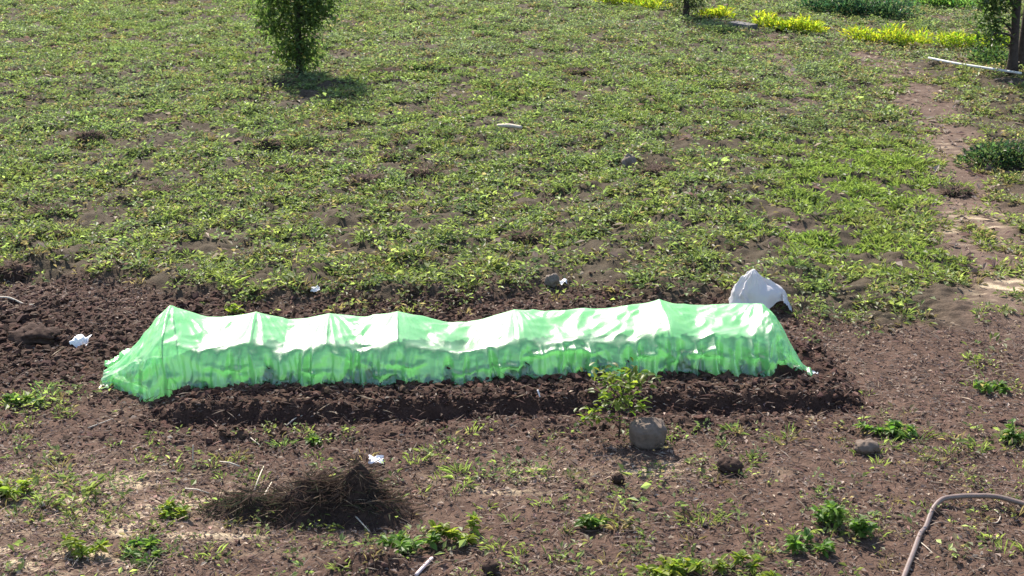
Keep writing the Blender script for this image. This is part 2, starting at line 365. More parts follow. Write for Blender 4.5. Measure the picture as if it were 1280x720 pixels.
def build_weeds():
    P = scatter(122000, 7.9, 43.0, 1.18)
    M = masks(P[:, 0], P[:, 1]); d = weed_density(M, P[:, 0], P[:, 1])
    keep = rng.random(len(P)) < d * 1.15; P = P[keep]; px, py, n1, n2, upper = [a[keep] for a in M[:5]]
    Z = ground_h(P[:, 0], P[:, 1]); N = len(P)
    grassy = np.clip(blobs(px, py, [(1075, 235, 110, 55, 1), (1040, 310, 90, 30, 1), (1130, 330, 80, 30, .8), (640, 130, 300, 60, .3), (200, 60, 200, 60, .25)]) + 0.2, 0, 0.9)
    isg = rng.random(N) < grassy * 1.1
    lump = np.exp(0.62 * fbm(P[:, 0] * 1.7, P[:, 1] * 1.7, 41, 2))
    size = np.exp(rng.normal(0, 0.28, N)) * lump * np.where(upper > .5, 1.0, 0.8)
    tint = fbm(P[:, 0] * 0.5, P[:, 1] * 0.5, 43, 3); tint2 = fbm(P[:, 0] * 2.3, P[:, 1] * 2.3, 44, 2)
    g1 = np.array([0.108, 0.150, 0.070]); g2 = np.array([0.165, 0.192, 0.074]); g3 = np.array([0.138, 0.172, 0.108]); g4 = np.array([0.165, 0.130, 0.090])
    rightw = sstep(950, 1250, px) * (py > 40)
    w2 = np.clip(0.35 + 0.7 * tint2 + 0.45 * rightw + 0.25 * sstep(150, 330, py), 0, 1)[:, None]; w3 = np.clip(0.4 + 0.8 * tint, 0, 1)[:, None] * (1 - sstep(60, 260, py))[:, None]
    cb = g1 * (1 - w2) + g2 * w2; cb = cb * (1 - w3) + g3 * w3
    dryw = (rng.random(N) < np.clip(0.09 + 0.14 * rightw + 0.25 * np.clip(-n1, 0, 1) + 0.22 * np.clip(fbm(P[:, 0] * .8, P[:, 1] * .8, 48, 2), 0, 1), 0, .5))[:, None]; cb = np.where(dryw, g4, cb)
    cb = cb * np.exp(rng.normal(0, 0.22, (N, 1))); lush = np.clip(grassy * 1.6 - .5, 0, 1)[:, None]; cb = cb * (1 - .75 * lush) + np.array([0.165, 0.225, 0.065]) * .75 * lush
    L = []
    # broad-leaved rosettes
    b = np.where(~isg)[0]; K = 8; i = np.repeat(b, K); n = len(i)
    az = rng.uniform(0, 2 * np.pi, n); el = rng.uniform(-0.05, 1.0, n); sz = size[i]
    rad = rng.uniform(0, 0.075, n) * sz; hz = rng.uniform(0.0, 0.07, n) * sz
    base = np.stack([P[i, 0] + rad * np.cos(az), P[i, 1] + rad * np.sin(az), Z[i] + hz], 1)
    ln = rng.uniform(0.028, 0.066, n) * sz ** .7
    L.append(leaves(base, az + rng.normal(0, .5, n), el, ln, ln * rng.uniform(.38, .6, n), cb[i] * np.exp(rng.normal(0, .22, (n, 1)))))
    # broad low leaves close to the ground
    b = np.where(upper > .3)[0]; i = np.repeat(b, 3); n = len(i); az = rng.uniform(0, 2 * np.pi, n); rad = rng.uniform(0, 0.09, n)
    base = np.stack([P[i, 0] + rad * np.cos(az), P[i, 1] + rad * np.sin(az), Z[i] + rng.uniform(0.0, 0.025, n)], 1); ln = rng.uniform(0.06, 0.11, n)
    L.append(leaves(base, az, rng.uniform(0.0, 0.35, n), ln, ln * rng.uniform(.4, .6, n), cb[i] * 0.8 * np.exp(rng.normal(0, .2, (n, 1))), roll=.3))
    # grass tufts
    b = np.where(isg)[0]; K = 11; i = np.repeat(b, K); n = len(i)
    az = rng.uniform(0, 2 * np.pi, n); el = rng.uniform(0.5, 1.4, n); sz = size[i]; rad = rng.uniform(0, 0.07, n)
    base = np.stack([P[i, 0] + rad * np.cos(az), P[i, 1] + rad * np.sin(az), Z[i] - 0.005], 1)
    ln = rng.uniform(0.07, 0.15, n) * sz ** .6
    L.append(leaves(base, az, el, ln, rng.uniform(.008, .014, n), cb[i] * np.exp(rng.normal(0, .2, (n, 1))), droop=0.3))
    V, G, cc = join(L)
    o = solo('field_weeds', V, G, M_leaf, col=cc)
    tag(o, 'low green weeds and grass covering the upper field and scattered over bare soil', 'weeds', kind='stuff')
build_weeds()

ICO = None
def ico():
    t = (1 + 5 ** .5) / 2
    v = np.array([(-1, t, 0), (1, t, 0), (-1, -t, 0), (1, -t, 0), (0, -1, t), (0, 1, t), (0, -1, -t), (0, 1, -t), (t, 0, -1), (t, 0, 1), (-t, 0, -1), (-t, 0, 1)], float)
    f = np.array([(0, 11, 5), (0, 5, 1), (0, 1, 7), (0, 7, 10), (0, 10, 11), (1, 5, 9), (5, 11, 4), (11, 10, 2), (10, 7, 6), (7, 1, 8), (3, 9, 4), (3, 4, 2), (3, 2, 6), (3, 6, 8), (3, 8, 9), (4, 9, 5), (2, 4, 11), (6, 2, 10), (8, 6, 7), (9, 8, 1)])
    return v / np.linalg.norm(v[0]), f
def build_clods():
    P = scatter(50000, 8.0, 30.0)
    M = masks(P[:, 0], P[:, 1]); px, py, n1, n2, upper, path, till, straw, s, q = M
    dens = np.clip(till * 1.5, 0, 1) + 0.10 * (1 - upper) + 0.25 * upper * (np.clip(-n1 - 0.1, 0, 1) * 1.5) * (1 - path) + 0.05 * path
    P2 = scatter(62000, 10.0, 16.0); M2 = masks(P2[:, 0], P2[:, 1])
    k1 = rng.random(len(P)) < dens; k2 = rng.random(len(P2)) < M2[6] * 0.9
    P = np.vstack([P[k1], P2[k2]]); till = np.concatenate([till[k1], M2[6][k2]]); q = np.concatenate([q[k1], M2[9][k2]]); s = np.concatenate([s[k1], M2[8][k2]])
    inside = ((q > -0.5) & (q < 0.47) & (s > -0.3) & (s < NET_L + .1)) | ((q > 0) & (q < .55) & (s >= NET_L - .2) & (s < NET_L + .3)); P = P[~inside]; till = till[~inside]
    N = len(P); Z = ground_h(P[:, 0], P[:, 1])
    v, f = ico()
    r = np.minimum(0.0062 * (1 - rng.random(N)) ** -0.6, 0.026) * (0.75 + 0.5 * till)
    lipf = np.abs(q[~inside] - 0.93) < 0.10; r = np.where(lipf & (s[~inside] > 0) & (s[~inside] < NET_L), np.minimum(r, .012), r)
    W = v[None] * r[:, None, None] * np.exp(rng.normal(0, .34, (N, 12, 1)))
    W = W * np.array([1.15, 1.15, 0.8]) * np.exp(rng.normal(0, .15, (N, 1, 3)))
    a = rng.uniform(0, 6.28, N)[:, None]; ca, sa = np.cos(a), np.sin(a)
    W = np.stack([W[..., 0] * ca - W[..., 1] * sa, W[..., 0] * sa + W[..., 1] * ca, W[..., 2]], -1)
    W += np.stack([P[:, 0], P[:, 1], Z + r * 0.1], 1)[:, None]
    Fc = (f[None] + (np.arange(N) * 12)[:, None, None]).reshape(-1, 3)
    c = np.array([0.058, 0.033, 0.0245]) * np.exp(rng.normal(0, .25, (N, 1))) * np.exp(rng.normal(0, .05, (N, 3)))
    c *= (1.25 - 0.25 * till)[:, None]
    o = solo('soil_clods', W.reshape(-1, 3), Fc, M_clod, col=np.repeat(c, 12, 0))
    tag(o, 'crumbly dark brown clods of dug earth around the bed', 'soil', kind='stuff')
build_clods()

def build_litter():
    P = scatter(125000, 7.9, 16.5); M = masks(P[:, 0], P[:, 1]); px, py, n1, n2, upper, path, till, straw, s, q = M
    d = (1 - upper) * (1 - 0.85 * till) * np.clip(0.62 + 0.4 * n1 + 0.4 * straw, 0, 1) + 0.25 * till
    keep = (rng.random(len(P)) < d) & ~((q > -0.55) & (q < .5) & (s > -.5) & (s < NET_L + .3)); P = P[keep]; st = straw[keep]; N = len(P); Z = ground_h(P[:, 0], P[:, 1])
    stalk = rng.random(N) < 0.45
    L = np.where(stalk, rng.uniform(.05, .17, N), rng.uniform(.02, .06, N)); W = np.where(stalk, rng.uniform(.003, .007, N), L * rng.uniform(.3, .6, N))
    pal = np.array([(.13, .095, .08), (.19, .145, .12), (.085, .06, .05), (.30, .245, .19), (.16, .10, .085), (.22, .18, .15)])
    c = pal[rng.choice(6, N, p=[.3, .2, .22, .08, .1, .1])] * np.exp(rng.normal(0, .2, (N, 1))); c = c * (1.3 + 0.9 * st[:, None])
    a = leaves(np.stack([P[:, 0], P[:, 1], Z + 0.006], 1), rng.uniform(0, 6.28, N), np.abs(rng.normal(0, .28, N)), L, W, c, droop=0.1, fold=.25)
    P = scatter(16000, 15.0, 40.0); M = masks(P[:, 0], P[:, 1]); keep = rng.random(len(P)) < 0.30 + 0.6 * M[5]; P = P[keep]; N = len(P); Z = ground_h(P[:, 0], P[:, 1])
    L = rng.uniform(.06, .20, N); c = pal[rng.choice(6, N)] * 1.3
    b = leaves(np.stack([P[:, 0], P[:, 1], Z + 0.02], 1), rng.uniform(0, 6.28, N), np.abs(rng.normal(0, .3, N)), L, L * rng.uniform(.1, .5, N), c)
    V, G, cc = join([a, b])
    tag(solo('plant_litter', V, G, M_dry, col=cc), 'dry brown leaves and straw bits strewn over the soil', 'plant litter', kind='stuff')
build_litter()

# ------------------------------------------------------------------ the green net tunnel
RIDGE = [(212, 386), (232, 391), (257, 399), (290, 399), (319, 394), (338, 398), (359, 403), (385, 400), (411, 396), (456, 399), (497, 393), (530, 400), (560, 407), (585, 407), (615, 399),
         (644, 390), (684, 392), (730, 390), (770, 387), (800, 383), (826, 378), (845, 382), (864, 385), (910, 384), (954, 382)]
HOOPS = [212, 319, 411, 497, 644, 826, 954]
def on_axis(px, py, q=-0.22):
    # the point of the vertical plane along the bed (offset q towards the camera) seen at this place
    dx, dy, dz = ray(px, py); c = ax0 + ax_p * q
    t = (c @ ax_p) / (dx * ax_p[0] + dy * ax_p[1])
    return (dx * t - c[0]) * ax_e[0] + (dy * t - c[1]) * ax_e[1], CAM_H + dz * t
rs = np.array([on_axis(a, b) for a, b in RIDGE])
PROF = np.array([(-.53, 0), (-.51, .35), (-.45, .72), (-.37, .93), (-.24, 1.0), (-.05, .965), (.16, .89), (.32, .78), (.395, .40), (.45, 0)])
def build_net():
    sL, sR = rs[0, 0], rs[-1, 0]
    tl = [(212, 386), (200, 396), (186, 411), (170, 428), (152, 445), (134, 456)]
    tr = [(954, 382), (966, 392), (978, 410), (990, 433), (1001, 451), (1012, 464)]
    el = np.array([on_axis(*p) for p in tl]); er = np.array([on_axis(p[0], p[1], q) for p, q in zip(tr, np.linspace(-.22, .3, 6))])
    S = np.concatenate([el[::-1][:-1, 0], rs[:, 0], er[1:, 0]]); H = np.concatenate([el[::-1][:-1, 1], rs[:, 1], er[1:, 1]])
    s = np.concatenate([np.linspace(S[0], sL, 90)[:-1], np.linspace(sL, sR, 640), np.linspace(sR, S[-1], 110)[1:]])
    top = np.interp(s, S, H)
    k = np.ones(21) / 21; sm = np.convolve(np.pad(top, 10, mode='edge'), k, 'valid'); top = 0.7 * top + 0.3 * sm - 0.004
    kl = sstep(S[0] - 0.12, sL, s); kr = 1 - 0.9 * sstep(sR - 0.1, S[-1] + 0.02, s)
    wid = np.minimum(0.16 + 0.84 * kl, kr); cen = 0.3 * sstep(sR, S[-1], s) ** 1.2
    prof = spline(PROF, 116); nt = len(prof)
    v = np.linspace(0, 1, nt)
    SS, VV = np.meshgrid(s, v, indexing='ij')
    lower = sstep(0.755, 0.87, VV)                              # the wall below the fold
    roof = sstep(0.30, 0.44, VV) * (1 - sstep(0.74, 0.80, VV))
    q = prof[None, :, 0] * wid[:, None] + cen[:, None]
    zf = np.repeat(prof[None, :, 1], len(s), 0)
    dh = np.min(np.abs(s[:, None] - np.array([on_axis(h, np.interp(h, [a for a, _ in RIDGE], [b for _, b in RIDGE]))[0] for h in HOOPS])[None]), axis=1)
    slack = sstep(0.02, 0.30, dh)
    taut = slack[:, None]
    bx = ax0[0] + ax_e[0] * SS + ax_p[0] * q; by = ax0[1] + ax_e[1] * SS + ax_p[1] * q
    zb = h_mid(bx, by) - 0.012
    hem = 0.03 * pn(SS * 5, SS * 0 + 0.5, 52) + 0.02 * pn(SS * 13, SS * 0 + .5, 53)
    zbase = np.where(VV > 0.5, zb[:, -1][:, None], zb[:, 0][:, None])
    Z = zbase + (top[:, None] - zbase) * zf
    # folds: pleats hanging down the wall, loose pillows and sags on the roof
    def zigzag(wmin, wmax, seed):
        g = np.random.default_rng(seed); w = g.uniform(wmin, wmax, 400) * np.exp(g.normal(0, .35, 400)); xs = np.cumsum(w) - 1.6
        return xs, g.uniform(0.3, 1.0, 400) * np.where(np.arange(400) % 2, 1, -1)
    xs, dz = zigzag(.045, .13, 54); sl = SS + 0.05 * pn(SS * 3, VV * 2.5, 60) + 0.014 * pn(SS * 9, VV * 7, 65)
    pleat = 0.058 * np.interp(sl, xs, dz)
    xs, dz = zigzag(.02, .05, 56); pleat = pleat + 0.014 * np.interp(SS + 0.03 * pn(SS * 6, VV * 9, 66), xs, dz)
    rumple = 0.004 * (1 - 2.4 * np.abs(fbm(SS * 5, VV * 14, 57, 2)))
    xs, dz = zigzag(.10, .28, 58)
    pill = 0.022 * fbm(SS * 2.2, VV * 5, 58, 2) + 0.016 * np.interp(SS + 0.5 * (VV - .6) + 0.05 * pn(SS * 2, VV * 6, 68), xs, dz) + 0.011 * (1 - 2.2 * np.abs(pn(SS * 5 + VV * 6, VV * 9, 59)))
    endm = (1 - sstep(sL - 0.05, sL + 0.25, SS)) + sstep(sR - 0.3, sR + 0.1, SS)
    swag = 0
    for v0, sd_, th in ((0.905, 71, .05), (0.85, 72, .1), (0.945, 73, .15)):
        vl = v0 + 0.045 * pn(SS * 2.6, SS * 0 + .7, sd_) + 0.015 * pn(SS * 9, SS * 0 + .2, sd_ + 10)
        swag = swag + 0.036 * np.exp(-((VV - vl) / 0.016) ** 2) * sstep(th, th + .35, pn(SS * 3.1 + 5, VV * 4, sd_ + 20))
    d = lower * (0.012 + pleat + rumple) + swag + roof * pill * (0.4 + 0.8 * taut) + 0.02 * endm * fbm(SS * 9 + VV * 5, VV * 9, 61, 3)
    d *= np.minimum(1, wid[:, None] * 1.2)
    sag = -0.035 * taut * np.exp(-((VV - 0.62) / 0.10) ** 2) * (0.6 + pn(SS * 2.1, SS * 0, 62))
    # the fold line wanders up and down
    dip = 0.04 * pn(SS * 2.4, SS * 0 + .3, 63) * np.exp(-((VV - 0.78) / 0.07) ** 2)
    nq = np.where(VV > 0.5, 1, -1) * np.clip(np.abs(VV - 0.5) * 3.4, 0, 1); nz = np.sqrt(np.clip(1 - nq ** 2 * .9, 0.1, 1))
    # ribs where the hoops push up, creases fanning out from each hoop top
    hs = np.array([on_axis(h, np.interp(h, [a for a, _ in RIDGE], [b for _, b in RIDGE]))[0] for h in HOOPS])
    ni = np.argmin(np.abs(s[:, None] - hs[None]), axis=1); ds = (s - hs[ni])[:, None]
    rib = np.exp(-np.abs(ds) / 0.07) * sstep(.28, .42, VV) * (1 - sstep(.80, .92, VV))
    uu = ds / (0.10 + 1.5 * np.abs(VV - .40))
    crease = (1 - 2.2 * np.abs(pn(uu * 3.2 + ni[:, None] * 7.3, VV * 1.5, 76))) * np.exp(-np.abs(ds) / 0.30) * sstep(.40, .52, VV) * (1 - sstep(.86, .95, VV))
    d = d + 0.014 * rib + 0.017 * crease
    Z = Z + (0.002 * rib - 0.020 * taut * sstep(.35, .5, VV) * (1 - sstep(.7, .8, VV))) * np.minimum(1, wid[:, None])
    q = q + d * nq; Z = Z + d * nz * sstep(0, .1, VV) * (1 - sstep(.93, 1, VV)) + sag + dip
    Z = Z + hem * sstep(0.92, 1.0, VV) * 0.6
    q = q + 0.05 * sstep(0.93, 1, VV) * wid[:, None] * pn(SS * 8, SS * 0 + 1.5, 64)
    for _ in range(4):                                          # the cloth rests on the outside of the soil it covers
        X = ax0[0] + ax_e[0] * SS + ax_p[0] * q; Y = ax0[1] + ax_e[1] * SS + ax_p[1] * q
        g = ground_h(X.ravel(), Y.ravel()).reshape(X.shape)
        q = q + 0.022 * ((g > Z - 0.006) & (VV > .8) & (VV < .985))
    X = ax0[0] + ax_e[0] * SS + ax_p[0] * q; Y = ax0[1] + ax_e[1] * SS + ax_p[1] * q
    g = ground_h(X.ravel(), Y.ravel()).reshape(X.shape) + 0.016
    Z = np.where((VV > .04) & (VV < .99), np.maximum(Z, g), Z)
    V = np.stack([X, Y, Z], -1).reshape(-1, 3)
    i = np.arange(len(s) - 1)[:, None] * nt; j = np.arange(nt - 1)[None]
    Q = np.stack([i + j, i + nt + j, i + nt + j + 1, i + j + 1], -1).reshape(-1, 4)
    mid = ax0 + ax_e * NET_L / 2
    t = thing('net_tunnel', 'long low tunnel of bright green netting stretched over hoops on the soil bed', 'net tunnel', (mid[0], mid[1], 0.08))
    part('net_cover', V, Q, M_net, t, smooth=True)
    for h in HOOPS:
        sh, zt = on_axis(h, np.interp(h, [a for a, _ in RIDGE], [b for _, b in RIDGE]))
        pr = spline(PROF, 40); hq = pr[:, 0] * 0.84; hz = 0.06 + (zt - 0.05 - 0.06) * pr[:, 1]
        P3 = np.stack([ax0[0] + ax_e[0] * sh + ax_p[0] * hq, ax0[1] + ax_e[1] * sh + ax_p[1] * hq, hz], 1)
        Vh, Gh = tube(P3, 0.007, 8); part('hoop', Vh, Gh, M_cane, t, smooth=True)
    # the loose end gathered and twisted on the soil at the left
    def roll(pts, r, name, seed, n=14, m=90):
        P = spline(np.array([at(a, b, l) for a, b, l in pts]), m)
        V, G = tube(P, np.interp(np.linspace(0, 1, m), np.linspace(0, 1, len(r)), r), n, True)
        k = np.arange(len(V)) // n; a = np.arange(len(V)) % n
        body = V[:m * n].reshape(m, n, 3); dirs = body - P[:, None]
        u, w = np.meshgrid(np.linspace(0, 7, m), np.linspace(0, 2 * np.pi, n, endpoint=False), indexing='ij')
        amp = 1 + 0.55 * fbm(u * 1.3 + 1.2 * np.cos(w), 1.2 * np.sin(w) + 3, seed, 2) + 0.25 * np.cos(4 * w + 2 * u)
        V[:m * n] = (P[:, None] + dirs * amp[..., None] * np.array([1, 1, 0.8])).reshape(-1, 3)
        part(name, V, G, M_net, t, smooth=True)
    roll([(212, 462, .10), (196, 462, .09), (180, 464, .07), (164, 466, .06), (152, 470, .05), (146, 478, .04), (156, 484, .04), (172, 489, .03), (186, 492, .02)], [.04, .05, .05, .045, .05, .04, .035, .03, .012], 'gathered_end', 70)
    roll([(176, 452, .11), (162, 455, .09), (150, 458, .06), (140, 461, .04), (133, 457, .03)], [.05, .06, .05, .04, .02], 'gathered_end', 73)
build_net()

# ------------------------------------------------------------------ white sack behind the right end
def build_sack():
    c = at(942, 385); sc = 120.0
    nth, nr = 120, 46
    th = np.linspace(0, 2 * np.pi, nth, endpoint=False); rr = np.linspace(0, 1, nr)
    T, Rr = np.meshgrid(th, rr, indexing='ij')
    Rx = 0.27 * (1 + 0.10 * np.sin(2 * T + 1) + 0.10 * np.cos(3 * T)); Ry = 0.20
    ct, st = np.cos(T), np.sin(T)
    ctx = np.where(ct > 0, ct * 1.22, ct * 0.98)
    x = Rx * ctx * Rr - 0.03 * (1 - Rr); y = Ry * st * Rr
    fg = np.random.default_rng(5); fa_ = np.cumsum(fg.uniform(.25, .75, 12)); fa_ = fa_ / fa_[-1] * 2 * np.pi; fv = np.where(np.arange(12) % 2, 1, -1) * fg.uniform(.5, 1, 12)
    fan = np.interp(T + .25 * pn(Rr * 3, T, 86), np.concatenate([[fa_[-1] - 2 * np.pi], fa_]), np.concatenate([[fv[-1]], fv]))
    d1 = np.sqrt(((x + 0.03) / 0.27) ** 2 + (y / 0.22) ** 2 + .012) / (1 + .26 * fan * sstep(.02, .3, Rr)); d2 = np.hypot((x - 0.17) / 0.20, (y + 0.02) / 0.16); d3 = np.hypot((x + 0.20) / .2, (y + .05) / .16)
    z1 = 0.46 * np.clip(1 - d1, 0, 1) ** 0.82; z2 = 0.27 * np.clip(1 - d2 ** 2, 0, 1) ** .6; z3 = 0.10 * np.clip(1 - d3 ** 2, 0, 1) ** .7
    z = np.log(np.exp(z1 * 14) + np.exp(z2 * 14) + np.exp(z3 * 14) - 2) / 14
    fold = 0.02 * (1 - 2.6 * np.abs(pn(2.3 * np.cos(T) + 5, 2.3 * np.sin(T) + Rr * .9, 80))) * sstep(0.05, .35, Rr) * (1 - sstep(.8, 1, Rr))
    z = np.maximum(z + fold + 0.012 * (1 - 2.5 * np.abs(pn(x * 7 + y * 4, y * 6, 81))) * (1 - sstep(.8, 1, Rr)), 0.004); z = z - 0.05 * sstep(.85, 1, Rr)
    x = x + 0.02 * fbm(z * 9, y * 9, 82, 2) * Rr; y = y + 0.04 * pn(x * 6, z * 6, 83) * Rr
    V = np.stack([c[0] + x, c[1] + y, c[2] + z], -1).reshape(-1, 3)
    i = np.arange(nth)[:, None] * nr; i2 = ((np.arange(nth) + 1) % nth)[:, None] * nr; j = np.arange(nr - 1)[None]
    Q = np.stack([i + j, i + j + 1, i2 + j + 1, i2 + j], -1).reshape(-1, 4)
    t = thing('plastic_sack', 'crumpled off-white plastic sack behind the right end of the green tunnel', 'sack', c)
    part('sack_body', V, Q, M_sack, t, smooth=True)
    # mouth of the sack drooping at the right, and a flat corner at the left
    def flap(name, px0, py0, px1, py1, w, lift, seed):
        a = np.array([*flat(px0, py0, c[2] + lift), c[2] + lift]); a[1] = c[1] - 0.08; b = np.array([*flat(px1, py1, c[2] + .02), 0]); b[1] = c[1] - 0.12; b[2] = c[2] + 0.02
        u, w_ = np.meshgrid(np.linspace(0, 1, 24), np.linspace(-1, 1, 16), indexing='ij')
        P = a + (b - a) * u[..., None]; P[..., 1] += w_ * w * (1 - .3 * u); P[..., 2] += 0.05 * (1 - w_ ** 2) + 0.02 * fbm(u * 5, w_ * 3, seed, 2)
        ii = np.arange(23)[:, None] * 16; jj = np.arange(15)[None]
        part(name, P.reshape(-1, 3), np.stack([ii + jj, ii + 16 + jj, ii + 17 + jj, ii + 1 + jj], -1).reshape(-1, 4), M_sack, t, smooth=True)
    flap('sack_mouth', 966, 352, 981, 374, 0.09, 0.14, 84)
    flap('sack_corner', 922, 372, 902, 366, 0.07, 0.04, 85)
build_sack()

# ------------------------------------------------------------------ stones, clods, block
def uvs(n=28, m=18):
    a = np.linspace(0, 2 * np.pi, n, endpoint=False); b = np.linspace(-np.pi / 2, np.pi / 2, m)
    A, B = np.meshgrid(a, b, indexing='ij')
    V = np.stack([np.cos(A) * np.cos(B), np.sin(A) * np.cos(B), np.sin(B)], -1)
    i = np.arange(n)[:, None] * m; i2 = ((np.arange(n) + 1) % n)[:, None] * m; j = np.arange(m - 1)[None]
    return V, np.stack([i + j, i2 + j, i2 + j + 1, i + j + 1], -1).reshape(-1, 4)
def lump(name, label, cat, px, py, w, d, h, mat, seed, rough=0.25, sq=1.0, sink=0.3, group=None, rot=0.0):
    V, Q = uvs(40, 26); c = at(px, py)
    if sq != 1.0: V = np.sign(V) * np.abs(V) ** sq
    k = 1 + rough * (fbm(V[..., 0] * 1.6 + V[..., 2] + seed, V[..., 1] * 1.6 - V[..., 2] * 1.3, seed, 4))
    V = V * k[..., None] * np.array([w / 2, d / 2, h / (2 - 2 * sink) if sink < .5 else h])
    ca, sa = math.cos(rot), math.sin(rot); V = np.stack([V[..., 0] * ca - V[..., 1] * sa, V[..., 0] * sa + V[..., 1] * ca, V[..., 2]], -1)
    zmin = V[..., 2].min(); V[..., 2] += -zmin - sink * h * .7
    o = solo(name, V.reshape(-1, 3) + c, Q, mat, loc=c, smooth=True)
    return tag(o, label, cat, group)
def build_block():
    c = at(809, 556); V, Q = uvs(64, 40)
    V = np.sign(V) * np.abs(V) ** np.array([.72, .72, .46]); V = V * (1 + .05 * np.round(2.2 * pn(V[..., 0] * 1.7 + 4, V[..., 1] * 1.7 + V[..., 2] * 1.2, 97)) / 1.2)[..., None]
    w = 0.148 * (0.86 + 0.14 * (V[..., 2] + 1) / 2)
    x = V[..., 0] * w * 1.04; y = V[..., 1] * w * .9; z = (V[..., 2] + 1) / 2 * 0.235
    n = fbm(x * 9 + 2, y * 9 + z * 8, 90, 3)
    z = z + 0.012 * n * (V[..., 2] > 0) + 0.02 * (x / .15) * -0.4; x = x * (1 + .04 * n); y = y * (1 + .04 * n)
    P = np.stack([c[0] + x, c[1] + y, c[2] + z - .02], -1).reshape(-1, 3)
    tag(solo('stone_block', P, Q, M_stone, loc=c, smooth=True), 'dark grey rounded stone block lying beside the leafy sapling', 'stone')
build_block()
lump('field_stone', 'small grey stone in the weeds beside a dark clump, upper right of centre', 'stone', 786, 211, .19, .16, .12, M_pale, 3, rough=.3, sink=.45)
lump('field_stone', 'small grey stone at the weed edge just above the middle of the tunnel', 'stone', 690, 358, .15, .12, .08, M_pale, 4, rough=.3, sink=.45)
lump('field_stone', 'weathered grey stone on bare soil right of the bed', 'stone', 1083, 566, .20, .15, .06, M_stone, 5, rough=.3, sink=.6)
lump('soil_clod', 'lone dark clod of earth on bare soil, right of the stone block', 'clod', 912, 590, .19, .15, .06, M_soil, 6, rough=.45, sink=.45)
lump('soil_clod', 'small dark clod of earth on bare soil below the stone block', 'clod', 772, 604, .10, .08, .05, M_soil, 7, rough=.5)
lump('soil_clod', 'dark clod of earth on the dug soil at the far left, above the weeds', 'clod', 45, 428, .4, .3, .08, M_soil, 8, rough=.5, sink=.45)
lump('soil_clod', 'small round brown clod at the bottom edge of the picture', 'clod', 614, 716, .12, .1, .07, M_soil, 9, rough=.3)
# clumps of turned earth and dead roots in the upper field
CL = [(113, 178, .42, .30, 'round brown clump of dead grass alone in the weeds at left'),
      (332, 186, .44, .24, 'brown clump of dead grass in the weeds below the left tree'),
      (347, 220, .42, .22, 'dark clump of earth just below another brown clump, left half of the field'),
      (486, 92, .62, .16, 'dark clump of earth in the weeds right of the left tree'),
      (458, 230, .62, .20, 'wide dark clump of earth in the weeds, centre left of the field'),
      (530, 220, .46, .18, 'dark clump of earth in the weeds above the tunnel, right of a wider one'),
      (496, 198, .50, .14, 'low dark clump of earth in the middle of the field'),
      (12, 342, .44, .20, 'dark clump of earth at the left edge where weeds meet bare soil'),
      (818, 216, .60, .16, 'black clump of earth right of a small grey stone in the weeds'),
      (655, 300, .38, .14, 'dark clump of earth in weeds above the middle of the tunnel'),
      (1195, 243, .40, .16, 'dark clump of earth beside the worn path at right'),
      (205, 242, .42, .12, 'low dark clump of earth in the weeds, left of centre'),
      (62, 268, .50, .14, 'low dark clump of earth in the weeds at the left side'),
      (640, 56, .46, .15, 'dark clump of earth near the top middle of the field'),
      (118, 88, .46, .13, 'dark clump of earth high in the field left of the tree'),
      (255, 74, .46, .12, 'dark clump of earth in the weeds close to the left tree'),
      (720, 92, .46, .12, 'dark clump of earth high in the field right of centre'),
      (930, 110, .40, .14, 'dark green-brown clump in the weeds near the bare path')]
def build_clump(px, py, w, h, label, seed):
    c = at(px, py); r = thing('earth_clump', label, 'earth clump', c, 'clumps of turned earth in the field')
    V, Q = uvs(30, 16); k = 1 + .35 * fbm(V[..., 0] * 2 + seed, V[..., 1] * 2 - V[..., 2], 200 + seed, 4)
    h = h * .55; P = V * k[..., None] * np.array([w / 2, w * .36, h]); P[..., 2] = np.maximum(P[..., 2], -0.05)
    part('earth', P.reshape(-1, 3) + c, Q, M_soil, r, smooth=True)
    N = 320; a = rng.uniform(0, 6.28, N); rad = np.sqrt(rng.random(N)); hh = np.sqrt(np.clip(1 - rad ** 2, 0, 1)) * h * .85
    base = np.stack([c[0] + np.cos(a) * rad * w * .46, c[1] + np.sin(a) * rad * w * .33, c[2] + hh], 1)
    col = np.where(rng.random((N, 1)) < .22, np.array([[.08, .12, .04]]), np.array([[.17, .125, .095]])) * np.exp(rng.normal(0, .3, (N, 1)))
    o = part('dead_grass', *leaves(base, a + rng.normal(0, .8, N), rng.uniform(-.2, .9, N), rng.uniform(.06, .16, N), rng.uniform(.006, .018, N), col)[:2], M_dry, r, col=np.repeat(col, 4, 0))
    o['kind'] = 'stuff'
for i, a in enumerate(CL): build_clump(*a, i)

